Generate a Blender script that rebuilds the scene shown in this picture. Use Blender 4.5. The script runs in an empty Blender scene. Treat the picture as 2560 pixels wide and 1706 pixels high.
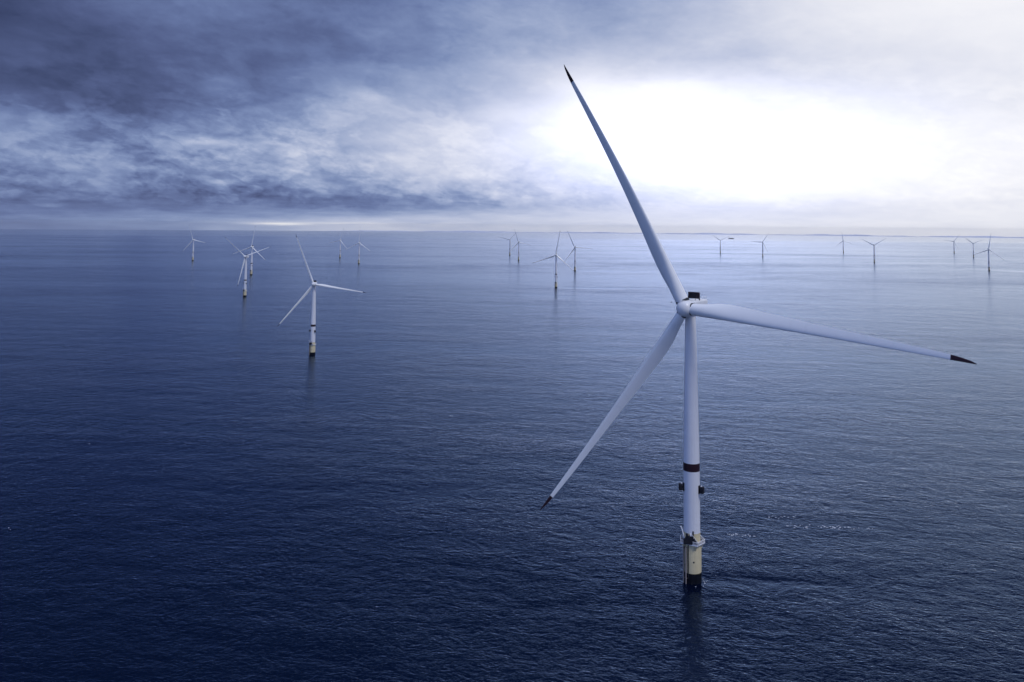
import bpy, bmesh, math, random
from mathutils import Vector, Matrix
C = bpy.context.scene.collection
S = bpy.context.scene
R = math.radians
PI = math.pi
random.seed(7)
EARTH = 5.3e6                     # radius of the sea's curvature (refraction-free look of the dip)
def sea_z(x, y): return -(x*x + y*y)/(2*EARTH)

# ------------------------------------------------------------------ camera
cd = bpy.data.cameras.new('camera')
cam = bpy.data.objects.new('camera', cd); C.objects.link(cam)
S.camera = cam
CAM_H = 150.0
cd.lens = 28.125; cd.sensor_width = 36; cd.clip_start = 1; cd.clip_end = 200000
cd.shift_y = -0.1699
p = R(4.24); roll = math.atan(.0088)
F0 = Vector((0, math.cos(p), math.sin(p))); U0 = Vector((0, -math.sin(p), math.cos(p))); X0 = Vector((1, 0, 0))
X2 = math.cos(roll)*X0 + math.sin(roll)*U0; U2 = -math.sin(roll)*X0 + math.cos(roll)*U0
M = Matrix((X2, U2, -F0)).transposed().to_4x4(); M.translation = (0, 0, CAM_H)
cam.matrix_world = M

# ------------------------------------------------------------------ render look
S.view_settings.view_transform = 'Standard'; S.view_settings.look = 'None'
S.view_settings.exposure = 0; S.view_settings.gamma = 1; S.view_settings.use_curve_mapping = False
S.render.engine = 'CYCLES'
S.cycles.max_bounces = 6

# ------------------------------------------------------------------ node helpers
class NT:
    def __init__(s, tree): s.t = tree; s.n = tree.nodes; s.l = tree.links
    def new(s, typ, **kw):
        nd = s.n.new(typ)
        for k, v in kw.items(): setattr(nd, k, v)
        return nd
    def put(s, sock, v):
        if hasattr(v, 'is_output'): s.l.new(v, sock)
        elif v is not None: sock.default_value = v
    def m(s, op, a, b=None, c=None, clamp=False):
        nd = s.new('ShaderNodeMath', operation=op, use_clamp=clamp)
        for i, v in enumerate((a, b, c)):
            if v is not None: s.put(nd.inputs[i], v)
        return nd.outputs[0]
    def vm(s, op, a, b=None, out=0):
        nd = s.new('ShaderNodeVectorMath', operation=op)
        s.put(nd.inputs[0], a)
        if b is not None: s.put(nd.inputs[1], b)
        return nd.outputs[out]
    def comb(s, x, y, z):
        nd = s.new('ShaderNodeCombineXYZ')
        for i, v in enumerate((x, y, z)): s.put(nd.inputs[i], v)
        return nd.outputs[0]
    def noise(s, vec, scale, detail=4, rough=.5, lac=2.0, dist=0.0, typ='FBM', out=0):
        nd = s.new('ShaderNodeTexNoise'); nd.noise_type = typ
        s.put(nd.inputs['Vector'], vec); nd.inputs['Scale'].default_value = scale
        nd.inputs['Detail'].default_value = detail; nd.inputs['Roughness'].default_value = rough
        nd.inputs['Lacunarity'].default_value = lac; nd.inputs['Distortion'].default_value = dist
        return nd.outputs[out]
    def rng(s, v, a, b, c=0., d=1., kind='LINEAR'):
        nd = s.new('ShaderNodeMapRange', interpolation_type=kind)
        s.put(nd.inputs[0], v)
        for i, q in enumerate((a, b, c, d)): s.put(nd.inputs[i+1], q)
        return nd.outputs[0]
    def ramp(s, fac, stops, interp='LINEAR'):
        nd = s.new('ShaderNodeValToRGB'); r = nd.color_ramp; r.interpolation = interp
        while len(r.elements) > 1: r.elements.remove(r.elements[-1])
        for i, (pos, col) in enumerate(stops):
            e = r.elements[0] if i == 0 else r.elements.new(pos)
            e.position = pos; e.color = (*col, 1) if len(col) == 3 else col
        s.put(nd.inputs[0], fac)
        return nd.outputs[0]
    def mixf(s, f, a, b):
        nd = s.new('ShaderNodeMix', data_type='FLOAT')
        s.put(nd.inputs[0], f); s.put(nd.inputs[2], a); s.put(nd.inputs[3], b)
        return nd.outputs[0]
    def mixc(s, f, a, b, blend='MIX'):
        nd = s.new('ShaderNodeMix', data_type='RGBA', blend_type=blend)
        s.put(nd.inputs[0], f); s.put(nd.inputs[6], a); s.put(nd.inputs[7], b)
        return nd.outputs[2]
def lin(c):
    return tuple(((v/255)/12.92 if v/255 <= .04045 else ((v/255+.055)/1.055)**2.4) for v in c)

# ------------------------------------------------------------------ sky: nishita light behind a broken, low cloud deck
SUN_EL, SUN_AZ = 54.0, 138.0        # degrees; azimuth measured from +Y towards +X
AZ0,AZ1,NAZ=-34,34,18
SKY=[
(-0.3,[112, 120, 129, 148, 175, 198, 208, 199, 205, 212, 219, 226, 231, 233, 235, 236, 237, 238]),
(0.15,[116, 125, 139, 149, 166, 191, 213, 195, 201, 209, 215, 224, 230, 233, 234, 235, 237, 238]),
(0.5,[112, 120, 134, 138, 146, 164, 181, 192, 199, 207, 215, 222, 226, 228, 230, 234, 237, 238]),
(0.9,[108, 112, 116, 124, 132, 139, 148, 162, 182, 198, 211, 220, 223, 223, 226, 232, 237, 238]),
(1.4,[108, 110, 114, 114, 117, 122, 129, 146, 168, 188, 205, 219, 227, 229, 232, 237, 240, 241]),
(2,[113, 117, 117, 119, 124, 132, 142, 159, 175, 191, 206, 227, 239, 243, 245, 245, 244, 243]),
(2.7,[116, 131, 129, 129, 139, 151, 165, 182, 193, 204, 217, 235, 246, 250, 250, 249, 247, 247]),
(3.5,[128, 135, 138, 141, 153, 169, 183, 205, 213, 222, 234, 245, 252, 254, 253, 252, 250, 249]),
(4.5,[143, 143, 148, 155, 163, 177, 196, 217, 223, 230, 240, 249, 254, 257, 255, 253, 251, 250]),
(6,[148, 133, 145, 156, 169, 187, 205, 215, 225, 237, 249, 254, 257, 257, 254, 251, 248, 246]),
(8,[94, 91, 96, 115, 132, 153, 179, 194, 215, 235, 252, 256, 255, 250, 245, 241, 239, 238]),
(10,[80, 87, 96, 105, 114, 131, 152, 166, 188, 215, 244, 247, 244, 233, 229, 229, 234, 238]),
(12,[69, 79, 93, 102, 110, 119, 131, 137, 162, 185, 206, 204, 202, 208, 220, 233, 241, 245]),
(14,[74, 84, 99, 105, 108, 112, 121, 131, 151, 167, 176, 184, 198, 216, 231, 241, 247, 248]),
(16,[74, 84, 101, 110, 112, 113, 117, 128, 148, 158, 160, 180, 201, 222, 233, 242, 247, 248]),
]
UP_BASE, UP_GLOW, BACK_L, BACK_COVER, SUN_E = .18, .0, .64, .88, 1.4
# (azimuth, elevation, half widths, brightness) of gaps in the cloud near the horizon
GAPS = [(-16.3, .05, 2.0, .10, .30), (-12.0, .12, 2.5, .05, .10), (-30.0, 1.05, 1.0, .12, .10), (-21.0, 5.4, 1.6, .25, .07)]
TINT = [(0, (12, 18, 40)), (40, (32, 38, 68)), (70, (58, 68, 104)), (95, (82, 94, 136)), (118, (103, 119, 163)), (140, (126, 143, 184)),
        (165, (155, 169, 203)), (190, (184, 193, 219)), (212, (208, 213, 231)), (232, (229, 231, 242)), (248, (247, 247, 252)), (255, (255, 255, 255))]
HEAP = .62; HAZE = 5e-6
ZENITH = .85
SEA_A = (.25, .11, .08, .035); SEA_B = (.24, .8, .5); SEA_C0 = (.0007, .0030, .0125); SEA_C1 = (.0011, .0040, .0160); SEA_R = .185
SEA_GLOSS = (.46, .66, 1.0)
w = bpy.data.worlds.new('World'); S.world = w; w.use_nodes = True
w.node_tree.nodes.clear()
N = NT(w.node_tree)
sky = N.new('ShaderNodeTexSky', sky_type='NISHITA'); sky.sun_disc = False
sky.sun_elevation = R(SUN_EL); sky.sun_rotation = R(SUN_AZ); sky.altitude = 100
sky.air_density = 1.0; sky.dust_density = 1.0; sky.ozone_density = 2.0
tc = N.new('ShaderNodeTexCoord').outputs['Generated']
sep = N.new('ShaderNodeSeparateXYZ'); N.put(sep.inputs[0], tc)
dx, dy, dz = sep.outputs
az = N.m('MULTIPLY', N.m('ARCTAN2', dx, dy), 57.29578)
el = N.m('MULTIPLY', N.m('ARCSINE', dz), 57.29578)
elp = N.m('MAXIMUM', el, 0.0)
# cloud-deck coordinates: where the view ray meets a high flat layer, so streaks flatten towards the horizon
zz = N.m('ADD', N.m('MAXIMUM', dz, 0.0), 0.07)
deck = N.comb(N.m('DIVIDE', dx, zz), N.m('DIVIDE', dy, zz), 0.0)
tilted = N.m('ADD', el, N.m('MULTIPLY', az, .10))       # the banks lean down towards the right
puff = N.comb(N.m('MULTIPLY', az, .055), N.m('MULTIPLY', tilted, .115), 3.7)
band = N.comb(N.m('MULTIPLY', az, .12), N.m('MULTIPLY', el, .9), 9.1)
# drift the big shapes a little so their borders are ragged
amt = N.rng(elp, 0.0, 6.0, 0.05, 1.0)
wa = N.m('SUBTRACT', N.noise(puff, 1.3, 4, .5), .5)
wb = N.m('SUBTRACT', N.noise(N.vm('ADD', puff, (7.3, 2.1, 5.)), 1.5, 4, .5), .5)
wc = N.m('SUBTRACT', N.noise(puff, 3.2, 6, .62), .5)
az2 = N.m('ADD', az, N.m('MULTIPLY', N.m('MULTIPLY', wa, amt), 5.0))
el2 = N.m('ADD', el, N.m('ADD', N.m('MULTIPLY', N.m('MULTIPLY', wb, amt), 1.8), N.m('MULTIPLY', N.m('MULTIPLY', wc, amt), 1.6)))
u = N.m('DIVIDE', N.m('SUBTRACT', az2, AZ0), AZ1-AZ0)
val = None; prev = None
for e, row in SKY:
    r = N.ramp(u, [(i/(NAZ-1), (v/255.,)*3) for i, v in enumerate(row)])
    if val is None: val = r
    else: val = N.mixf(N.rng(el2, prev, e), val, r)
    prev = e
# away from the picture: an even grey-blue deck, lighter low down, brighter round the veiled sun
side = N.rng(N.m('ABSOLUTE', N.m('SUBTRACT', az, 4.0)), 42, 95, kind='SMOOTHSTEP')
high = N.rng(el, 15, 23, kind='SMOOTHSTEP')
sd = (math.sin(R(SUN_AZ))*math.cos(R(SUN_EL)), math.cos(R(SUN_AZ))*math.cos(R(SUN_EL)), math.sin(R(SUN_EL)))
upper = N.mixf(N.rng(el, 34, 62, kind='SMOOTHSTEP'), N.mixf(N.rng(az, -30, 40), UP_BASE*.8, UP_BASE*1.25), ZENITH)
val = N.mixf(high, val, upper)
back = N.rng(az, -110, -30, BACK_L, BACK_L-.30)                       # the left of the sky is heavy and dark
back = N.mixf(N.rng(az, -180, -110), BACK_L, back)
back = N.m('ADD', back, N.m('MULTIPLY', N.rng(N.m('ABSOLUTE', N.m('SUBTRACT', az, 85.0)), 0, 60, 1.0, 0.0, kind='SMOOTHSTEP'), .22))
val = N.mixf(N.m('MULTIPLY', side, N.rng(el, 30, 60, 1.0, 0.0)), val, back)
# cloud texture
f1 = N.m('SUBTRACT', N.noise(deck, 1.3, 5, .5, dist=.2), .5)
f2 = N.m('SUBTRACT', N.noise(puff, 4.5, 10, .64, dist=.3), .5)
f3 = N.m('SUBTRACT', N.noise(band, 2.6, 8, .6, dist=.3), .5)
lowmask = N.rng(el, .8, 4.5, 1.0, 0.0)
tex = N.m('ADD', N.m('MULTIPLY', f1, N.rng(el, 4, 9, 0.0, .5)), N.m('MULTIPLY', f2, N.rng(el, 5, 11, .55, .42)))
tex = N.mixf(lowmask, tex, N.m('MULTIPLY', f3, .6))
# billows: sunlit tops above shaded bases in the low cumulus
b0 = N.noise(puff, 5.0, 5, .5, dist=.3)
b1 = N.noise(N.vm('ADD', puff, (0.012, -.05, 0)), 5.0, 5, .5, dist=.3)
bil = N.m('MULTIPLY', N.m('SUBTRACT', b0, b1), N.rng(el, 0.9, 2.5, .1, .75))
bil = N.m('MULTIPLY', bil, N.rng(el, 3.5, 8, 1, .1))
# heaped cumulus: rounded cells, brighter above than below
wv = N.noise(puff, 6.0, 3, .55, out=1)
q = N.vm('ADD', N.comb(N.m('MULTIPLY', az, .11), N.m('MULTIPLY', tilted, .21), .4), N.vm('MULTIPLY', wv, (.22, .16, 0)))
def heap(off):      # folded noise gives rounded heads with creases between
    n_ = N.noise(N.vm('ADD', q, off), 3.0, 5, .5)
    return N.m('ABSOLUTE', N.m('SUBTRACT', n_, .5))
v0 = heap((0, 0, 0)); v1 = heap((.015, -.04, 0))
hp = N.m('ADD', N.m('MULTIPLY', N.m('SUBTRACT', v0, v1), 1.8), N.m('MULTIPLY', N.m('SUBTRACT', v0, .09), 1.3))
hm = N.m('MULTIPLY', N.rng(el, .9, 2.0), N.rng(el, 4.5, 9.5, 1.0, .12))
hm = N.m('MULTIPLY', hm, N.rng(N.noise(puff, 1.7, 2), .38, .58, .35, 1.0))
tex = N.m('ADD', tex, N.m('MULTIPLY', N.m('MULTIPLY', hp, hm), HEAP))
tex = N.m('ADD', tex, bil)
# overlapping banks with a firm lower edge
def bank(off, sc, a, b, amp, e0, e1, e2, e3):
    global tex
    n_ = N.noise(N.vm('ADD', puff, off), sc, 9, .56, dist=.25)
    k_ = N.m('SUBTRACT', N.rng(n_, a, b, kind='SMOOTHSTEP'), .5)
    k_ = N.m('MULTIPLY', k_, N.m('MULTIPLY', N.rng(el, e0, e1), N.rng(el, e2, e3, 1.0, .25)))
    tex = N.m('ADD', tex, N.m('MULTIPLY', k_, amp))
bank((3.1, 8.2, 1), 2.0, .47, .58, .12, .8, 2.0, 9, 15)
bank((12.4, 2.2, 4), 4.2, .49, .57, .13, .8, 2.0, 7, 11)
bank((5.4, 6.2, 9), 8.5, .50, .57, .09, .7, 1.5, 5, 8)
cont = N.ramp(val, [(0, (.20,)*3), (.30, (.30,)*3), (.48, (.46,)*3), (.70, (.43,)*3), (.85, (.26,)*3), (.92, (.17,)*3), (.975, (.08,)*3), (1, (.04,)*3)])
val = N.m('ADD', val, N.m('MULTIPLY', tex, cont))
# the small bright gaps low over the horizon
def gap(a0, e0, sa, se, amp):
    global val
    q = N.m('ADD', N.m('POWER', N.m('ABSOLUTE', N.m('DIVIDE', N.m('SUBTRACT', az, a0), sa)), 2.0),
            N.m('POWER', N.m('ABSOLUTE', N.m('DIVIDE', N.m('ADD', N.m('SUBTRACT', el, e0), N.m('MULTIPLY', f3, .22)), se)), 2.0))
    val = N.m('ADD', val, N.m('MULTIPLY', N.m('EXPONENT', N.m('MULTIPLY', q, -1.0)), amp))
for g in GAPS: gap(*g)
val = N.m('MINIMUM', N.m('MAXIMUM', val, .1), 1.0)
tint = N.ramp(val, [(k/255., lin(c)) for k, c in TINT])
# the veiled sun's core is brighter than the film can hold; away from the sunward side the deck is a colder blue
hot = N.m('EXPONENT', N.m('MULTIPLY', N.m('ADD', N.m('POWER', N.m('ABSOLUTE', N.m('DIVIDE', N.m('SUBTRACT', az2, 13.0), 11.0)), 2.0), N.m('POWER', N.m('ABSOLUTE', N.m('DIVIDE', N.m('SUBTRACT', el2, 5.6), 3.6)), 2.0)), -1.0))
tint = N.mixc(1.0, tint, N.comb(N.m('MULTIPLY_ADD', hot, .38, 1.0), N.m('MULTIPLY_ADD', hot, .46, 1.0), N.m('MULTIPLY_ADD', hot, .85, 1.0)), 'MULTIPLY')
tint = N.mixc(N.m('MAXIMUM', side, high), tint, N.mixc(1.0, tint, (.78, .92, 1.28, 1), 'MULTIPLY'))
cloud = N.mixc(1.0, tint, (10, 10, 10, 1), 'MULTIPLY')          # background strength is 0.1
cover = N.mixf(side, N.mixf(high, .97, .8), BACK_COVER)
cover = N.m('MULTIPLY', cover, N.rng(N.noise(deck, 1.1, 4, .5), .3, .45, .8, 1.0))
col = N.mixc(N.mixf(N.m('MAXIMUM', side, high), .985, cover), sky.outputs[0], cloud)
bg = N.new('ShaderNodeBackground'); N.put(bg.inputs[0], col); bg.inputs[1].default_value = 0.1
wo = N.new('ShaderNodeOutputWorld'); N.l.new(bg.outputs[0], wo.inputs[0])
w.cycles.sampling_method = 'MANUAL'; w.cycles.sample_map_resolution = 1024

sl = bpy.data.lights.new('sun', 'SUN'); sl.energy = SUN_E; sl.angle = R(14); sl.color = (1.0, .96, .93)
so = bpy.data.objects.new('sun', sl); C.objects.link(so)
so.rotation_euler = Vector(sd).to_track_quat('Z', 'Y').to_euler()

# ------------------------------------------------------------------ materials
def mat(name, base, rough=.4, var=.0, vscale=1.0, metal=0.0, bump=0.0, streak=None, spec=.5):
    m = bpy.data.materials.new(name); m.use_nodes = True
    n = NT(m.node_tree); b = m.node_tree.nodes['Principled BSDF']
    tcn = n.new('ShaderNodeTexCoord').outputs['Object']
    v = n.noise(tcn, vscale, 5, .6)
    fac = n.m('MULTIPLY_ADD', n.m('SUBTRACT', v, .5), var*2, 1.0)
    if streak:                                    # rain / rust runs stretched down the surface
        sc = n.vm('MULTIPLY', tcn, (1.6, 1.6, .06))
        st = n.rng(n.noise(sc, 1.0, 4, .6), .52, .72)
        fac = n.m('MULTIPLY', fac, n.m('SUBTRACT', 1.0, n.m('MULTIPLY', st, streak)))
    colr = n.mixc(1.0, (*base, 1), n.comb(fac, fac, fac), 'MULTIPLY')
    n.put(b.inputs['Base Color'], colr)
    n.put(b.inputs['Roughness'], n.m('ADD', n.m('MULTIPLY', n.m('SUBTRACT', v, .5), .2), rough))
    b.inputs['Metallic'].default_value = metal; b.inputs['Specular IOR Level'].default_value = spec
    if bump:
        bn = n.new('ShaderNodeBump'); bn.inputs['Distance'].default_value = bump
        n.put(bn.inputs['Height'], n.noise(tcn, vscale*3, 4, .6)); n.l.new(bn.outputs[0], b.inputs['Normal'])
    return m
WHITE = mat('tower_paint', (.76, .77, .79), .38, .05, .22, streak=.10)
BLADE = mat('blade_gelcoat', (.85, .86, .84), .30, .03, .15)
HUBM = mat('hub_gelcoat', (.80, .81, .80), .34, .03, .3)
RED = mat('signal_red_paint', (.026, .009, .015), .5, .12, .8, spec=.25)
YEL = mat('yellow_paint', (.64, .56, .34), .5, .10, .35, streak=.22)
SPLASH = mat('wet_fouled_steel', (.007, .009, .014), .8, .4, .9, bump=.05, spec=.05)
DARK = mat('dark_steel', (.014, .015, .022), .6, .3, 1.4, spec=.25)
FEND = mat('weathered_fender_steel', (.30, .26, .24), .6, .25, .8, streak=.4)
GALV = mat('white_painted_steel', (.80, .81, .83), .42, .08, 1.6)
GRATE = mat('deck_grating', (.16, .16, .17), .7, .3, 2.5)
SEAL = mat('rubber_seal', (.015, .016, .02), .6, .1, 2)

# ------------------------------------------------------------------ mesh helpers
def link(name, bm, m, parent=None, smooth=True, M4=None):
    me = bpy.data.meshes.new(name)
    bmesh.ops.recalc_face_normals(bm, faces=bm.faces[:])
    bm.to_mesh(me); bm.free()
    for f in me.polygons: f.use_smooth = smooth
    if smooth: me.set_sharp_from_angle(angle=R(40))
    if m: me.materials.append(m)
    o = bpy.data.objects.new(name, me); C.objects.link(o)
    if parent: o.parent = parent
    if M4 is not None: o.matrix_local = M4
    return o
def tag(o, label=None, cat=None, group=None, kind=None):
    if label: o['label'] = label
    if cat: o['category'] = cat
    if group: o['group'] = group
    if kind: o['kind'] = kind
    return o
def empty(name, loc=(0, 0, 0), parent=None):
    o = bpy.data.objects.new(name, None); C.objects.link(o); o.location = loc
    o.empty_display_size = 1.0
    if parent: o.parent = parent
    return o
def lathe(bm, prof, n=64, cap0=True, cap1=True, cx=0, cy=0):
    rings = []
    for r, z in prof:
        rings.append([bm.verts.new((cx+r*math.cos(2*PI*i/n), cy+r*math.sin(2*PI*i/n), z)) for i in range(n)])
    for a, b in zip(rings, rings[1:]):
        for i in range(n): bm.faces.new((a[i], a[(i+1) % n], b[(i+1) % n], b[i]))
    if cap0: bm.faces.new(rings[0][::-1])
    if cap1: bm.faces.new(rings[-1])
    return rings
def tube(bm, pts, r, n=8, r1=None):
    pts = [Vector(q) for q in pts]; rings = []
    for i, q in enumerate(pts):
        d = (pts[min(i+1, len(pts)-1)]-pts[max(i-1, 0)]).normalized()
        a = d.orthogonal().normalized() if abs(d.z) < .9 else Vector((1, 0, 0))
        a = (a-d*a.dot(d)).normalized(); b = d.cross(a)
        rr = r if r1 is None else r+(r1-r)*i/(len(pts)-1)
        rings.append([bm.verts.new(q+rr*(math.cos(2*PI*k/n)*a+math.sin(2*PI*k/n)*b)) for k in range(n)])
    for a, b in zip(rings, rings[1:]):
        for k in range(n): bm.faces.new((a[k], a[(k+1) % n], b[(k+1) % n], b[k]))
    bm.faces.new(rings[0][::-1]); bm.faces.new(rings[-1])
def box(bm, x0, x1, y0, y1, z0, z1, bev=0.0, M4=None):
    g = bmesh.ops.create_cube(bm, size=1.0); vs = g['verts']
    for v in vs: v.co = Vector(((x0+x1)/2+v.co.x*(x1-x0), (y0+y1)/2+v.co.y*(y1-y0), (z0+z1)/2+v.co.z*(z1-z0)))
    if bev:
        es = list({e for v in vs for e in v.link_edges})
        r = bmesh.ops.bevel(bm, geom=es, offset=bev, segments=4, profile=.6, affect='EDGES')
        vs = list({v for f in r['faces'] for v in f.verts} | {v for v in vs if v.is_valid})
    if M4 is not None: bmesh.ops.transform(bm, matrix=M4, verts=vs)
def prism(bm, poly, z0, z1):
    a = [bm.verts.new((x, y, z0)) for x, y in poly]; b = [bm.verts.new((x, y, z1)) for x, y in poly]
    bm.faces.new(a[::-1]); bm.faces.new(b); n = len(poly)
    for i in range(n): bm.faces.new((a[i], a[(i+1) % n], b[(i+1) % n], b[i]))

# ------------------------------------------------------------------ sea: one curved sheet reaching past the horizon
WAKES = [(1799, 3030, 420, 55, 1.0), (1668, 3694, 420, 70, 1.0), (219, 2758, 330, 40, .9), (111, 1991, 240, 22, .8),
         (-594, 3138, 260, 45, .8), (1365, 4365, 500, 90, .7), (2182, 5280, 500, 120, .7), (78, 353, 60, 5, .35)]
def make_sea():
    bm = bmesh.new(); n = 256
    rs = [0.0]; r = 4.0
    while r < 62000: rs.append(r); r *= 1.06
    rs.append(62000.)
    c0 = bm.verts.new((0, 0, 0)); prev = None
    for r in rs[1:]:
        ring = [bm.verts.new((r*math.cos(2*PI*i/n), r*math.sin(2*PI*i/n), sea_z(r, 0))) for i in range(n)]
        for i in range(n):
            if prev is None: bm.faces.new((c0, ring[i], ring[(i+1) % n]))
            else: bm.faces.new((prev[i], ring[i], ring[(i+1) % n], prev[(i+1) % n]))
        prev = ring
    m = bpy.data.materials.new('sea_water'); m.use_nodes = True
    k = NT(m.node_tree); b = m.node_tree.nodes['Principled BSDF']
    co = k.new('ShaderNodeTexCoord').outputs['Object']
    s3 = k.new('ShaderNodeSeparateXYZ'); k.put(s3.inputs[0], co)
    def rot(a, sx, sy):
        c, s = math.cos(R(a)), math.sin(R(a))
        X = k.m('ADD', k.m('MULTIPLY', s3.outputs[0], c*sx), k.m('MULTIPLY', s3.outputs[1], s*sx))
        Y = k.m('ADD', k.m('MULTIPLY', s3.outputs[0], -s*sy), k.m('MULTIPLY', s3.outputs[1], c*sy))
        return k.comb(X, Y, 0.0)
    def ridge(v):     # noise folded into narrow crests
        return k.m('SUBTRACT', 1.0, k.m('ABSOLUTE', k.m('MULTIPLY', k.m('SUBTRACT', v, .5), 4.0)))
    # swell, wind waves and ripples, each a little turned from the next
    h1 = k.m('MULTIPLY', k.noise(rot(-14, .5, 1), 1/8., 3, .5, dist=.4), SEA_A[0])
    h2 = k.m('MULTIPLY', ridge(k.noise(rot(-20, .55, 1), 1/3.6, 3, .55, dist=.6)), SEA_A[1])
    h3 = k.m('MULTIPLY', ridge(k.noise(rot(-6, .65, 1), 1/1.6, 3, .55, dist=.5)), SEA_A[2])
    h4 = k.m('MULTIPLY', k.noise(rot(24, .6, 1), 1/.9, 2, .5), SEA_A[3])
    h5 = k.m('MULTIPLY', ridge(k.noise(rot(-10, .8, 1), 1/14., 4, .6, dist=.5)), SEA_B[0])
    h6 = k.m('MULTIPLY', k.noise(rot(3, 1.2, 1), 1/60., 4, .62, dist=.4), SEA_B[1])
    h6 = k.m('ADD', h6, k.m('MULTIPLY', k.noise(rot(-22, 1.7, 1), 1/30., 3, .6, dist=.3), SEA_B[2]))
    # wind patches: stronger and weaker ripple, long across the wind
    patch = k.noise(rot(-4, .28, 1), 1/420., 5, .6, dist=.5)
    gust = k.rng(patch, .36, .64, .62, 1.22)
    patch2 = k.noise(rot(-10, .4, 1), 1/60., 4, .6)
    gust = k.m('MULTIPLY', gust, k.rng(patch2, .3, .7, .75, 1.25))
    # calmer streaks trailing from the piles with the tide
    wk = None
    for (x, y, L, wd, a) in WAKES:
        along = k.m('MULTIPLY', k.rng(s3.outputs[0], x+2, x+wd*1.2), k.rng(s3.outputs[0], x+L*.5, x+L*1.6, 1.0, 0.0))
        wob = k.m('MULTIPLY', k.m('SUBTRACT', k.noise(co, .01, 2), .5), wd*3)
        ac = k.m('DIVIDE', k.m('ADD', k.m('SUBTRACT', s3.outputs[1], y), wob), wd)
        g = k.m('MULTIPLY', k.m('EXPONENT', k.m('MULTIPLY', k.m('MULTIPLY', ac, ac), -1.0)), k.m('MULTIPLY', along, a))
        wk = g if wk is None else k.m('MAXIMUM', wk, g)
    gust = k.m('MULTIPLY', gust, k.m('SUBTRACT', 1.0, k.m('MULTIPLY', wk, .85)))
    # beyond the wind line the far water lies slick
    line_ = k.m('ADD', s3.outputs[1], k.m('MULTIPLY', k.m('SUBTRACT', k.noise(co, 1/2500., 3), .5), 900.0))
    slick = k.rng(line_, 10300, 10900)
    gust = k.m('MULTIPLY', gust, k.m('SUBTRACT', 1.0, k.m('MULTIPLY', slick, .55)))
    hh = k.m('MULTIPLY', k.m('ADD', k.m('ADD', k.m('ADD', h1, h2), k.m('ADD', h3, h4)), k.m('ADD', h5, h6)), gust)
    bn = k.new('ShaderNodeBump'); bn.inputs['Distance'].default_value = 1.0; bn.inputs['Strength'].default_value = 1.0
    k.put(bn.inputs['Height'], hh)
    tv = k.noise(co, 1/900., 4, .55)
    di = k.new('ShaderNodeBsdfDiffuse'); k.put(di.inputs[0], k.mixc(tv, (*SEA_C0, 1), (*SEA_C1, 1)))
    gl = k.new('ShaderNodeBsdfGlossy'); gl.inputs[0].default_value = (*SEA_GLOSS, 1); k.put(gl.inputs['Roughness'], k.m('MULTIPLY', gust, SEA_R))
    fr = k.new('ShaderNodeFresnel'); fr.inputs[0].default_value = 1.333
    # water tints what it mirrors, less and less towards grazing
    k.put(gl.inputs[0], k.mixc(k.m('POWER', fr.outputs[0], 1.9), (*SEA_GLOSS, 1), (.95, .97, 1.0, 1)))
    for q in (gl, fr, di): k.l.new(bn.outputs[0], q.inputs['Normal'])
    mx = k.new('ShaderNodeMixShader'); k.l.new(fr.outputs[0], mx.inputs[0]); k.l.new(di.outputs[0], mx.inputs[1]); k.l.new(gl.outputs[0], mx.inputs[2])
    m.node_tree.nodes.remove(b)
    k.l.new(mx.outputs[0], [q for q in m.node_tree.nodes if q.type == 'OUTPUT_MATERIAL'][0].inputs[0])
    o = link('sea', bm, m)
    tag(o, kind='structure')
    return o
make_sea()

# ------------------------------------------------------------------ low far shore on the horizon
def make_coast():
    bm = bmesh.new(); pv = None; n = 420
    for i in range(n+1):
        a = R(-13+50*i/n); r0 = 36500+900*math.sin(i*.05)
        h = 30+16*math.sin(i*.09)+9*math.sin(i*.31+1)+random.uniform(-5, 7)
        if i < 40: h *= i/40
        z = sea_z(r0, 0)
        d = Vector((math.sin(a), math.cos(a), 0))
        q = [d*r0+Vector((0, 0, z-3)), d*(r0+250)+Vector((0, 0, z+h*.8)), d*(r0+900)+Vector((0, 0, z+h)), d*(r0+2500)+Vector((0, 0, z-8))]
        q = [bm.verts.new(v) for v in q]
        if pv:
            for j in range(3): bm.faces.new((pv[j], q[j], q[j+1], pv[j+1]))
        pv = q
    o = link('distant_shore', bm, mat('far_shore_land', (.55, .60, .72), .9, .3, .002)); tag(o, kind='structure')  # pale blue of distance haze is put into the land colour
make_coast()

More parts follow.
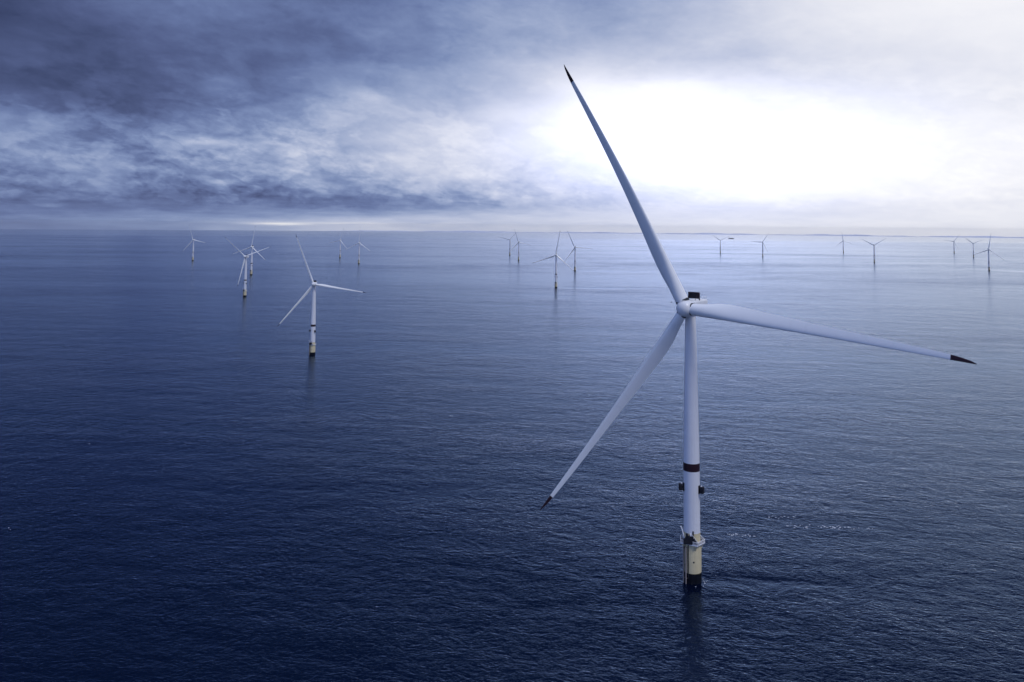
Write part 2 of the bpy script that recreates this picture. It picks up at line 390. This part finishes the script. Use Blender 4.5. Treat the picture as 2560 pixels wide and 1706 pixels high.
# ------------------------------------------------------------------ wind turbine
def chord(s):
    T = [(0, .0425), (.035, .0425), (.08, .046), (.13, .053), (.18, .055), (.24, .0525), (.35, .0445), (.46, .0375), (.6, .0305), (.74, .0245), (.86, .0185), (.92, .0150), (.96, .0110), (.985, .0066), (1.0, .0016)]
    return lerp(T, s)
def lerp(T, s):
    for (a, x), (b, y) in zip(T, T[1:]):
        if s <= b:
            t = (s-a)/(b-a); return x+(y-x)*t
    return T[-1][1]
def blade_ring(s, L, cone, s_root):
    c = chord(s)*L*(1+.05*min(1, s/.15))
    round_ = max(0.0, 1-max(0, s-.03)/.17); round_ = round_*round_*(3-2*round_)
    tc = lerp([(0, 1), (.035, 1), (.1, .68), (.18, .42), (.3, .30), (.5, .23), (.75, .18), (1, .15)], s)
    tw = R(lerp([(0, 12), (.1, 17), (.2, 17), (.35, 15), (.6, 12), (1, 9)], s))
    le = .02125*L*(1-s)**.9*.98 + .0012*L        # leading edge stays almost straight
    z = L*math.cos(cone)*s; y0 = -L*math.sin(cone)*(.30*s+.70*s*s)
    if s < s_root: z = L*math.cos(cone)*s
    out = []; n = 28
    for i in range(n):
        th = 2*PI*i/n; xc = .5-.5*math.cos(th)     # 0 at leading edge
        sg = 1 if th < PI else -1
        circ = .5*math.sin(th)
        naca = 5*(.2969*math.sqrt(xc)-.126*xc-.3516*xc**2+.2843*xc**3-.1036*xc**4)*sg
        th_ = circ*round_+naca*(1-round_)
        X = le-xc*c; Y = tc*c*th_*(1.0 if sg > 0 else .85+.15*round_)
        Xp = X*math.cos(tw)+Y*math.sin(tw)*1; Yp = -X*math.sin(tw)+Y*math.cos(tw)
        out.append(Vector((Xp, Yp+y0, z)))
    return out
def skin(bm, rings, cap0, cap1):
    R_ = [[bm.verts.new(v) for v in r] for r in rings]; n = len(R_[0])
    for a, b in zip(R_, R_[1:]):
        for i in range(n): bm.faces.new((a[i], a[(i+1) % n], b[(i+1) % n], b[i]))
    if cap0: bm.faces.new(R_[0][::-1])
    if cap1: bm.faces.new(R_[-1])
PLAT = [(R_, R(a)) for R_, a in ((5.6, -68), (5.7, -147), (5.3, 158), (5.3, 105), (5.3, 48), (5.4, -4))]

def make_turbine(h, L, rb, rt, rp, rh, cone, ov, k):
    """h hub height, L blade length, rb/rt tower radii, rp pile radius, rh spinner radius, k scale of small fittings"""
    t = empty('wind_turbine')
    zs, zd, zj, zb0, zb1, zx = .036*h, .139*h, .177*h, .399*h, .428*h, .335*h
    zt = h-.03*h
    rad = lambda z: rb if z < zb1 else rb+(rt-rb)*((z-zb1)/(zt-zb1))**1.05
    # pile in the splash zone, yellow transition piece, tower
    bm = bmesh.new(); lathe(bm, [(rp*1.0, -12*k), (rp, zs)]); link('splash_zone', bm, SPLASH, t)
    bm = bmesh.new(); lathe(bm, [(rp*1.004, zs), (rp*1.004, zd-.5*k), (rp*.97, zd), (rb*1.012, zd+.5*k), (rb*1.012, zj)]); link('transition_piece', bm, YEL, t)
    bm = bmesh.new(); lathe(bm, [(rb, zj), (rb, zb0)]); 
    o = link('tower', bm, WHITE, t)
    bm = bmesh.new()
    lathe(bm, [(rad(zb1+(zt-zb1)*i/10), zb1+(zt-zb1)*i/10) for i in range(11)])
    me2 = link('tower_tmp', bm, WHITE); bm = bmesh.new(); bm.from_mesh(o.data); bm.from_mesh(me2.data)
    lathe(bm, [(rb*.99, zb0), (rb*.99, zb1)])
    bm.to_mesh(o.data); bm.free(); bpy.data.objects.remove(me2)
    for f in o.data.polygons: f.use_smooth = True
    o.data.set_sharp_from_angle(angle=R(40))
    for z in (zj+.1, zb1+(zt-zb1)*.33, zb1+(zt-zb1)*.68):
        r_ = rad(z); bm = bmesh.new()
        lathe(bm, [(r_+.004, z-.06*k), (r_+.05*k, z-.04*k), (r_+.05*k, z+.04*k), (r_+.004, z+.06*k)], cap0=False, cap1=False)
        link('flange_seam', bm, WHITE, t)
    bm = bmesh.new(); lathe(bm, [(rb*1.002, zb0), (rb*1.010, zb0+.02), (rb*1.010, zb1-.02), (rb*1.002, zb1)], cap0=False, cap1=False)
    link('warning_band', bm, RED, t)
    # platform
    P2 = [(r_*k*math.cos(a), r_*k*math.sin(a)) for r_, a in PLAT]
    bm = bmesh.new(); prism(bm, P2, zd, zd+.32*k)
    pl = link('platform', bm, GALV, t, smooth=False)
    bm = bmesh.new(); prism(bm, [(x*.97, y*.97) for x, y in P2], zd+.32*k, zd+.36*k); link('deck_grating', bm, GRATE, pl, smooth=False)
    for r_, a in PLAT:
        bm = bmesh.new(); x1, y1 = r_*k*.9*math.cos(a), r_*k*.9*math.sin(a)
        tube(bm, [(rp*.98*math.cos(a), rp*.98*math.sin(a), zd-2.4*k), (x1, y1, zd-.02)], .13*k, 6)
        link('support_bracket', bm, YEL, pl)
    bm = bmesh.new(); top = zd+.36*k
    n = len(P2)
    for i in range(n):
        a, b = Vector((*P2[i], 0))*.985, Vector((*P2[(i+1) % n], 0))*.985
        for hz in (.45, .8, 1.2): tube(bm, [a+Vector((0, 0, top+hz*k)), b+Vector((0, 0, top+hz*k))], .10*k if hz > 1 else .05*k, 6)
        m_ = 5
        for j in range(m_):
            q = a.lerp(b, j/m_); tube(bm, [q+Vector((0, 0, top-.02)), q+Vector((0, 0, top+1.2*k))], .045*k, 6)
    link('railing', bm, GALV, pl)
    bm = bmesh.new()
    for i in range(n):
        a, b = Vector((*P2[i], 0))*.995, Vector((*P2[(i+1) % n], 0))*.995
        d = (b-a).normalized(); nn = Vector((d.y, -d.x, 0))*.03
        vs = [bm.verts.new(v) for v in (a+Vector((0, 0, top)), b+Vector((0, 0, top)), b+Vector((0, 0, top+.22*k)), a+Vector((0, 0, top+.22*k)))]
        ws = [bm.verts.new(v.co-nn) for v in vs]
        bm.faces.new(vs); bm.faces.new(ws[::-1])
        for q in range(4): bm.faces.new((vs[q], vs[(q+1) % 4], ws[(q+1) % 4], ws[q]))
    link('toe_board', bm, GALV, pl, smooth=False)
    # davit crane, leaning outward
    dv = bmesh.new(); tube(dv, [(-2.95*k, -3.5*k, top), (-3.05*k, -3.5*k, top+1.0*k)], .32*k, 12)
    tube(dv, [(-3.05*k, -3.5*k, top+1.0*k), (-3.5*k, -3.3*k, top+3.4*k), (-4.2*k, -3.0*k, top+5.7*k), (-4.55*k, -2.9*k, top+6.6*k)], .27*k, 10, .18*k)
    box(dv, -4.85*k, -4.35*k, -3.1*k, -2.7*k, top+6.3*k, top+6.75*k, .06*k)
    tube(dv, [(-3.0*k, -3.5*k, top+1.4*k), (-3.9*k, -3.15*k, top+4.4*k)], .10*k, 8)
    link('davit_crane', dv, GALV, pl)
    bm = bmesh.new(); tube(bm, [(-2.1*k, -4.0*k, top), (-1.45*k, -3.9*k, top+2.6*k), (-1.35*k, -3.9*k, top+3.0*k)], .2*k, 8)
    link('mooring_post', bm, GALV, pl)
    # dark enclosed stair up to the tower door, with lantern on it
    bm = bmesh.new(); y0, y1 = -(rb+1.15*k), -(rb-.3*k)
    pr = [(-3.6, 0), (2.7, 0), (2.5, .35), (.1, 3.4), (-1.2, 3.4), (-3.6, 1.9)]
    A = [bm.verts.new((x*k, y0, top+z*k)) for x, z in pr]; B = [bm.verts.new((x*k, y1, top+z*k)) for x, z in pr]
    bm.faces.new(A); bm.faces.new(B[::-1])
    for i in range(len(pr)): bm.faces.new((A[i], A[(i+1) % len(pr)], B[(i+1) % len(pr)], B[i]))
    st = link('entrance_stair', bm, DARK, pl, smooth=False)
    bm = bmesh.new()
    tube(bm, [(0, y0-.08*k, top+4.3*k), (2.6*k, y0-.08*k, top+1.1*k), (2.9*k, y0-.08*k, top)], .07*k, 6)
    for i in range(5):
        f = i/4; tube(bm, [((.1+2.4*f)*k, y0-.08*k, top+(3.3-2.9*f)*k), ((.1+2.4*f)*k, y0-.08*k, top+(4.2-2.95*f)*k)], .05*k, 6)
    link('handrail', bm, GALV, pl)
    bm = bmesh.new(); box(bm, -.9*k, -.1*k, y0+.1*k, y0+.8*k, top+3.4*k, top+4.4*k, .1*k); link('lantern', bm, GALV, pl)
    bm = bmesh.new(); box(bm, -2.6*k, -1.7*k, y0-.05*k, y0+.7*k, top+1.9*k, top+4.4*k, .08*k); link('control_cabinet', bm, DARK, pl)
    bm = bmesh.new(); box(bm, .15*k, .75*k, y0+.5*k, y0+.9*k, top+2.6*k, top+5.3*k, .05*k); link('control_cabinet', bm, DARK, pl)
    # boat landing
    for dxx in (0, 1):
        bm = bmesh.new(); a = R(-141+17*dxx); rr = rp+.85*k
        x, y = rr*math.cos(a), rr*math.sin(a)
        tube(bm, [(x, y, -3*k), (x, y, zd-1.0*k)], .27*k, 10)
        for z in (zs*.5, zd*.45, zd-1.5*k):
            tube(bm, [(x, y, z), ((rp-.1)*math.cos(a), (rp-.1)*math.sin(a), z)], .16*k, 8)
        link('boat_fender', bm, FEND, t)
    bm = bmesh.new(); a = R(-132.5); rr = rp+.5*k; tx, ty = -math.sin(a), math.cos(a)
    for s_ in (-1, 1): tube(bm, [(rr*math.cos(a)+tx*.3*k*s_, rr*math.sin(a)+ty*.3*k*s_, -2*k), (rr*math.cos(a)+tx*.3*k*s_, rr*math.sin(a)+ty*.3*k*s_, zd)], .06*k, 6)
    z = 0.3
    while z < zd-.3:
        tube(bm, [(rr*math.cos(a)-tx*.3*k, rr*math.sin(a)-ty*.3*k, z), (rr*math.cos(a)+tx*.3*k, rr*math.sin(a)+ty*.3*k, z)], .035*k, 5); z += .45*k
    link('ladder', bm, DARK, t)
    bm = bmesh.new(); a = R(-114)
    for z0_, z1_ in ((zs, zd-.02),): tube(bm, [((rp+.22*k)*math.cos(a), (rp+.22*k)*math.sin(a), z0_-2*k), ((rp+.22*k)*math.cos(a), (rp+.22*k)*math.sin(a), z1_)], .2*k, 8)
    link('cable_tube', bm, DARK, t)
    bm = bmesh.new(); a = R(-80); zc = .078*h
    lathe(bm, [(.34*k, -.1), (.34*k, .08), (.26*k, .12)], 20)
    Mx = Matrix.Translation((rp*1.004*math.cos(a), rp*1.004*math.sin(a), zc)) @ Matrix.Rotation(a+PI/2, 4, 'Z') @ Matrix.Rotation(PI/2, 4, 'X')
    link('cable_port', bm, SEAL, t, M4=Mx)
    # two dark boxes on brackets on the tower's flanks
    for a, zz_ in ((R(-163), zx+.4*k), (R(-25), zx-.2*k)):
        bm = bmesh.new()
        box(bm, rb-.05*k, rb+.28*k, -.75*k, .75*k, -1.7*k, 1.7*k, .05*k)
        box(bm, rb+.28*k, rb+.75*k, -.2*k, .2*k, -.5*k, .5*k)
        box(bm, rb+.7*k, rb+2.1*k, -.85*k, .85*k, -1.35*k, 1.35*k, .25*k)
        e = link('equipment_box', bm, DARK, t, M4=Matrix.Translation((0, 0, zz_)) @ Matrix.Rotation(a, 4, 'Z'))
        bm = bmesh.new(); box(bm, rb+.75*k, rb+1.2*k, -.3*k, .3*k, 1.4*k, 1.75*k, .05*k); link('lamp', bm, GALV, e)
    # nacelle
    g = rh/3.6
    bm = bmesh.new(); lathe(bm, [(rt*1.0, zt), (rt*1.12, zt+.1), (rt*1.12, h-2.2*g)], 48); link('yaw_collar', bm, WHITE, t)
    bm = bmesh.new(); box(bm, -2.9*g, 2.9*g, -ov+2.6*g, 11.2*g, h-2.9*g, h+3.0*g, .9*g)
    na = link('nacelle', bm, HUBM, t)
    bm = bmesh.new()      # cooler: dark radiator panel in a frame, upright on the roof
    box(bm, -2.35*g, 2.35*g, 3.4*g, 3.9*g, h+3.5*g, h+6.0*g, .06*g)
    co_ = link('cooler', bm, DARK, na)
    bm = bmesh.new()
    for sx in (-1, 1):
        box(bm, sx*2.45*g-.12*g, sx*2.45*g+.12*g, 3.3*g, 4.0*g, h+2.9*g, h+6.15*g)
        tube(bm, [(sx*1.9*g, 3.3*g, h+5.6*g), (sx*1.9*g, .6*g, h+3.0*g)], .1*g, 6)
    box(bm, -2.33*g, 2.33*g, 3.3*g, 4.0*g, h+6.01*g, h+6.2*g)
    link('cooler_frame', bm, RED, co_)
    for sx in (-1, 1):
        bm = bmesh.new(); tube(bm, [(sx*2.4*g, 5.0*g, h+4.1*g), (sx*2.4*g, 10.6*g, h+4.1*g)], .06*g, 6)
        for i in range(6): tube(bm, [(sx*2.4*g, (5+1.12*i)*g, h+2.95*g), (sx*2.4*g, (5+1.12*i)*g, h+4.1*g)], .05*g, 6)
        link('roof_rail', bm, GALV, na)
    # spinner with flat seats for the blades
    bm = bmesh.new()
    prof = [(0.02, -4.1), (.9, -4.02), (1.8, -3.7), (2.6, -3.1), (3.15, -2.3), (3.45, -1.3), (3.6, -.2), (3.6, 1.2), (3.45, 2.2), (3.2, 2.6)]
    lathe(bm, [(r_*g, z_*g) for r_, z_ in prof], 56)
    hb = link('hub', bm, HUBM, t)
    return t, hb, dict(h=h, L=L, cone=cone, ov=ov, g=g, k=k)

def make_blade(par, L, cone, g):
    s0 = 2.75*g/L; sT = .928
    ss = [s0+(sT-s0)*(i/46.)**1.15 for i in range(47)]
    bm = bmesh.new(); skin(bm, [blade_ring(s, L, cone, s0) for s in ss], True, True)
    b = link('blade', bm, BLADE, par)
    ss = [sT+(1-sT)*(i/12.) for i in range(13)]
    bm = bmesh.new(); skin(bm, [blade_ring(s, L, cone, s0) for s in ss], True, True)
    tp = link('blade_tip', bm, RED, b)
    bm = bmesh.new(); r0 = .02125*L
    lathe(bm, [(r0*1.03, 2.6*g), (r0*1.06, 3.0*g), (r0*1.06, 3.42*g), (r0*1.03, 3.50*g)], 48, False, False)
    lathe(bm, [(r0*1.035, 3.42*g), (r0*1.035, 3.60*g)], 48, False, False)
    link('blade_root_seal', bm, SEAL, b)
    return b

FACE = 12.5                        # bearing the boat landings look back from
def pose(t, hb, blades, d, loc, psi, q0, tilt, Ls=None, qs=None, sc=1.0, cws=(1, 1, 1)):
    t.location = loc; t.rotation_euler = (0, 0, -R(FACE)); t.scale = (sc,)*3
    Y = Matrix.Rotation(-R(psi-FACE), 4, 'Z')      # nacelle and rotor yaw into the wind, the tower does not
    [c_ for c_ in t.children if c_.name.startswith('nacelle')][0].matrix_local = Y
    T = Y @ Matrix.Rotation(-R(tilt), 4, 'X')
    c = Vector((0, 0, d['h']))+(T @ Vector((0, -d['ov'], 0)))
    hb.matrix_local = Matrix.Translation(c) @ T @ Matrix.Rotation(-PI/2, 4, 'X')
    for i, b in enumerate(blades):
        q = R(qs[i]) if qs else R(q0+120*i)
        s_ = Ls[i]/d['L'] if Ls else 1.0
        b.matrix_local = Matrix.Translation(c) @ T @ Matrix.Rotation(q, 4, 'Y') @ Matrix.Diagonal((cws[i], cws[i], s_, 1))
def copy_tree(o, parent=None):
    c = o.copy(); C.objects.link(c); c.parent = parent
    return c, [copy_tree(ch, c) for ch in o.children]

# the big near turbine
t, hb, d = make_turbine(115.3, 120.0, 3.45, 2.25, 3.85, 3.75, R(8), 4.6, 1.0)
bl = [make_blade(t, 120.0, R(8), d['g']) for _ in range(3)]
pose(t, hb, bl, d, (78.5, 353.4, 0), 38, 0, 0, Ls=(122.4, 113.6, 117.6), qs=(-25.1, 94.7, 214.9), cws=(1.12, 1.0, .86))
G = 'offshore wind turbines standing in the sea'
tag(t, 'largest turbine, nearest the camera, its tower filling the right half of the sea', 'wind turbine', G)

# the others: one design, each with its own heading and rotor position
FAR = [
 (2, -229.1, 939.6, 80.8, -4, -21, 'second largest turbine, left of centre with dark blade tips and a beige pile base'),
 (3, -552.0, 1675.5, 82.4, 12, -50, 'turbine with Y shaped rotor just in front of another, left of the second largest one'),
 (4, -769.7, 2387.3, 83.0, 8, 9, 'turbine partly hidden behind the right blade of the Y shaped one on the left'),
 (5, -1301.0, 3289.5, 84.5, 12, -19, 'leftmost turbine of the whole farm, small and alone against the dark sea'),
 (6, -787.3, 3700.5, 80.4, 12, 16, 'smaller and left one of the two distant turbines right of the second largest one'),
 (7, -593.8, 3138.1, 81.5, 10, 3, 'one blade straight up, right one of the pair beyond the second largest turbine'),
 (8, -7.5, 4232.5, 81.3, 12, 44, 'tiny turbine in the middle of the picture, left one of a close pair'),
 (9, 33.3, 3607.2, 80.1, 14, -18, 'right one of the close pair of tiny turbines in the middle of the picture'),
 (10, 111.2, 1990.9, 80.4, 12, 10, 'mid sized turbine with one upright and two drooping blades, left of the longest raised blade'),
 (11, 218.9, 2758.4, 80.8, 14, -25, 'small turbine just right of the mid sized one with two drooping blades'),
 (12, 1286.6, 4946.0, 77.2, 14, -55, 'tiny Y shaped turbine right of the huge raised blade, beside the far ship'),
 (13, 1365.3, 4364.8, 78.2, 18, 34, 'small turbine with one blade level to the left, first turbine right of the ship'),
 (14, 2181.5, 5280.2, 78.3, 14, -8, 'tiny turbine with one upright blade, left neighbour of a wide Y shaped turbine at right'),
 (15, 1667.7, 3694.5, 79.1, 16, 58, 'wide Y shaped turbine at right with both upper blades spread evenly'),
 (16, 2966.1, 5383.1, 78.5, 16, 37, 'leftmost and smallest of the three turbines near the right edge'),
 (17, 2618.1, 4553.6, 78.7, 16, -53, 'middle one of the three turbines near the right edge, rotor in a Y shape'),
 (18, 1798.9, 3029.6, 79.7, 14, 9, 'rightmost turbine, largest of the three near the right edge, one blade up'),
]
H0 = 80.5
t0, hb0, d0 = make_turbine(H0, 62.0, 2.75, 1.85, 3.15, 2.5, R(4), 4.3, .8)
[make_blade(t0, 62.0, R(4), d0['g']) for _ in range(3)]
for i, (num, x, y, h, psi, q, lab) in enumerate(FAR):
    tt = t0 if i == 0 else copy_tree(t0)[0]
    ch = list(tt.children)
    hub_ = [c for c in ch if c.name.split('.')[0] == 'hub'][0]
    bls = [c for c in ch if c.name.split('.')[0] == 'blade']
    pose(tt, hub_, bls, d0, (x, y, sea_z(x, y)), psi, q, 4, sc=h/H0, cws=(1.15,)*3 if x > -100 else (.78,)*3)
    tag(tt, lab, 'wind turbine', G)

# ------------------------------------------------------------------ far cargo ship
def make_ship():
    x, y = 3556.0, 12990.0
    t = empty('cargo_ship', (x, y, sea_z(x, y)))
    bm = bmesh.new()
    sec = []
    for sx, wd in ((-44, 5.5), (-40, 7), (20, 7), (34, 5), (42, 2), (46, .3)):
        fl = 1.5 if sx > 30 else 0
        sec.append([bm.verts.new(v) for v in ((sx, -wd*.8, -1), (sx+fl, -wd, 6+fl), (sx+fl, wd, 6+fl), (sx, wd*.8, -1))])
    for a, b in zip(sec, sec[1:]):
        for j in range(4): bm.faces.new((a[j], a[(j+1) % 4], b[(j+1) % 4], b[j]))
    bm.faces.new(sec[0]); bm.faces.new(sec[-1][::-1])
    link('hull', bm, DARK, t, smooth=False)
    bm = bmesh.new(); box(bm, -40, -28, -6, 6, 6, 15, .3); box(bm, -38, -31, -5, 5, 15, 18, .2); link('superstructure', bm, WHITE, t, smooth=False)
    bm = bmesh.new(); box(bm, -39.5, -37, -1.2, 1.2, 18, 22, .2); link('funnel', bm, DARK, t, smooth=False)
    bm = bmesh.new(); box(bm, -24, 28, -5.5, 5.5, 6, 9.5, .3); link('cargo_hatch', bm, DARK, t, smooth=False)
    tag(t, 'small dark ship low on the water near the horizon, right of the tallest raised blade', 'ship')
make_ship()

# ------------------------------------------------------------------ bird beside the hub
def make_bird():
    t = empty('bird', (58.19, 293.05, 122.9))
    bm = bmesh.new()
    prof = [(-.30, .01), (-.22, .05), (-.08, .085), (.08, .08), (.18, .05), (.25, .045), (.30, .012)]
    rings = [[bm.verts.new((r*math.cos(2*PI*i/10)*.9, x, r*math.sin(2*PI*i/10))) for i in range(10)] for x, r in prof]
    for a, b in zip(rings, rings[1:]):
        for i in range(10): bm.faces.new((a[i], a[(i+1) % 10], b[(i+1) % 10], b[i]))
    bm.faces.new(rings[0]); bm.faces.new(rings[-1][::-1])
    link('bird_body', bm, DARK, t)
    for s in (-1, 1):
        bm = bmesh.new()
        up = [(.03, .10, .03), (.22, .14, .24), (.36, .02, .44), (.40, -.08, .50)]; dn = [(.03, -.10, .02), (.20, -.08, .22), (.34, -.10, .43), (.40, -.12, .50)]
        A = [bm.verts.new((x*s*.6, y, z)) for x, y, z in up]; B = [bm.verts.new((x*s*.6, y, z)) for x, y, z in dn]
        A2 = [bm.verts.new((v.co.x, v.co.y, v.co.z-.02)) for v in A]; B2 = [bm.verts.new((v.co.x, v.co.y, v.co.z-.02)) for v in B]
        for i in range(3):
            bm.faces.new((A[i], A[i+1], B[i+1], B[i])); bm.faces.new((A2[i], B2[i], B2[i+1], A2[i+1]))
            bm.faces.new((A[i], A2[i], A2[i+1], A[i+1])); bm.faces.new((B[i], B[i+1], B2[i+1], B2[i]))
        link('wing', bm, DARK, t, smooth=False)
    t.rotation_euler = (0, R(25), R(30))
    tag(t, 'small dark bird in the air just left of the largest turbine hub', 'bird')
make_bird()

# ------------------------------------------------------------------ foam flecks on the water
def make_foam():
    bm = bmesh.new(); rnd = random.Random(3)
    def fleck(x, y, s):
        n = 9; el_ = rnd.uniform(1.6, 3.5); a = rnd.uniform(-.3, .15)
        c = bm.verts.new((x, y, sea_z(x, y)+.16)); ring = []
        for i in range(n):
            th = 2*PI*i/n; r = s*rnd.uniform(.45, 1.0)
            u_, v_ = r*el_*math.cos(th), r*math.sin(th)
            X, Y = x+u_*math.cos(a)-v_*math.sin(a), y+u_*math.sin(a)+v_*math.cos(a)
            ring.append(bm.verts.new((X, Y, sea_z(X, Y)+.03)))
        for i in range(n): bm.faces.new((c, ring[i], ring[(i+1) % n]))
    def line(p, q, n, s, sp):
        for _ in range(n):
            f = rnd.random(); fleck(p[0]+(q[0]-p[0])*f+rnd.gauss(0, .8), p[1]+(q[1]-p[1])*f+rnd.gauss(0, sp), s*rnd.uniform(.3, 1.0))
    line((108, 405.5), (121, 403.2), 30, .24, .9)
    line((134, 427), (151, 431.5), 16, .22, 1.6)
    line((140, 416.5), (153, 415.5), 18, .24, 1.2)
    line((156, 416.5), (174, 414.5), 30, .26, 1.0)
    line((172, 415), (183, 414), 8, .18, .8)
    line((88, 360), (125, 392), 16, .09, 3.5)
    for _ in range(30):
        a = rnd.uniform(-.9, 2.6) if rnd.random() < .8 else rnd.uniform(0, 6.28)
        q = 4.1+abs(rnd.gauss(0, .9)); fleck(78.9+q*math.cos(a), 352.9+q*math.sin(a)*1.0, rnd.uniform(.05, .14))
    for x, y, s in ((-47, 646.3, .35), (-45.5, 645.8, .25), (-245.9, 405.6, .16), (-243.5, 403, .09), (-285.9, 556.7, .12)): fleck(x, y, s)
    m = mat('sea_foam', (.85, .88, .92), .8, .1, 2)
    tag(link('foam', bm, m), kind='stuff', label='white foam flecks on the water right of the largest turbine', cat='foam')
make_foam()

# ------------------------------------------------------------------ the air between: thin even haze
def make_haze():
    bm = bmesh.new(); box(bm, -63000, 63000, -63000, 63000, -800, 262)
    m = bpy.data.materials.new('haze_air'); m.use_nodes = True
    nt = m.node_tree; nt.nodes.remove(nt.nodes['Principled BSDF'])
    v = nt.nodes.new('ShaderNodeVolumePrincipled')
    v.inputs['Color'].default_value = (1.0, 1.0, 1.0, 1); v.inputs['Density'].default_value = HAZE
    v.inputs['Anisotropy'].default_value = .3
    nt.links.new(v.outputs[0], [q for q in nt.nodes if q.type == 'OUTPUT_MATERIAL'][0].inputs['Volume'])
    o = link('haze', bm, m, smooth=False)
    tag(o, kind='stuff', label='thin pale haze over the far sea', cat='haze')
if HAZE: make_haze()
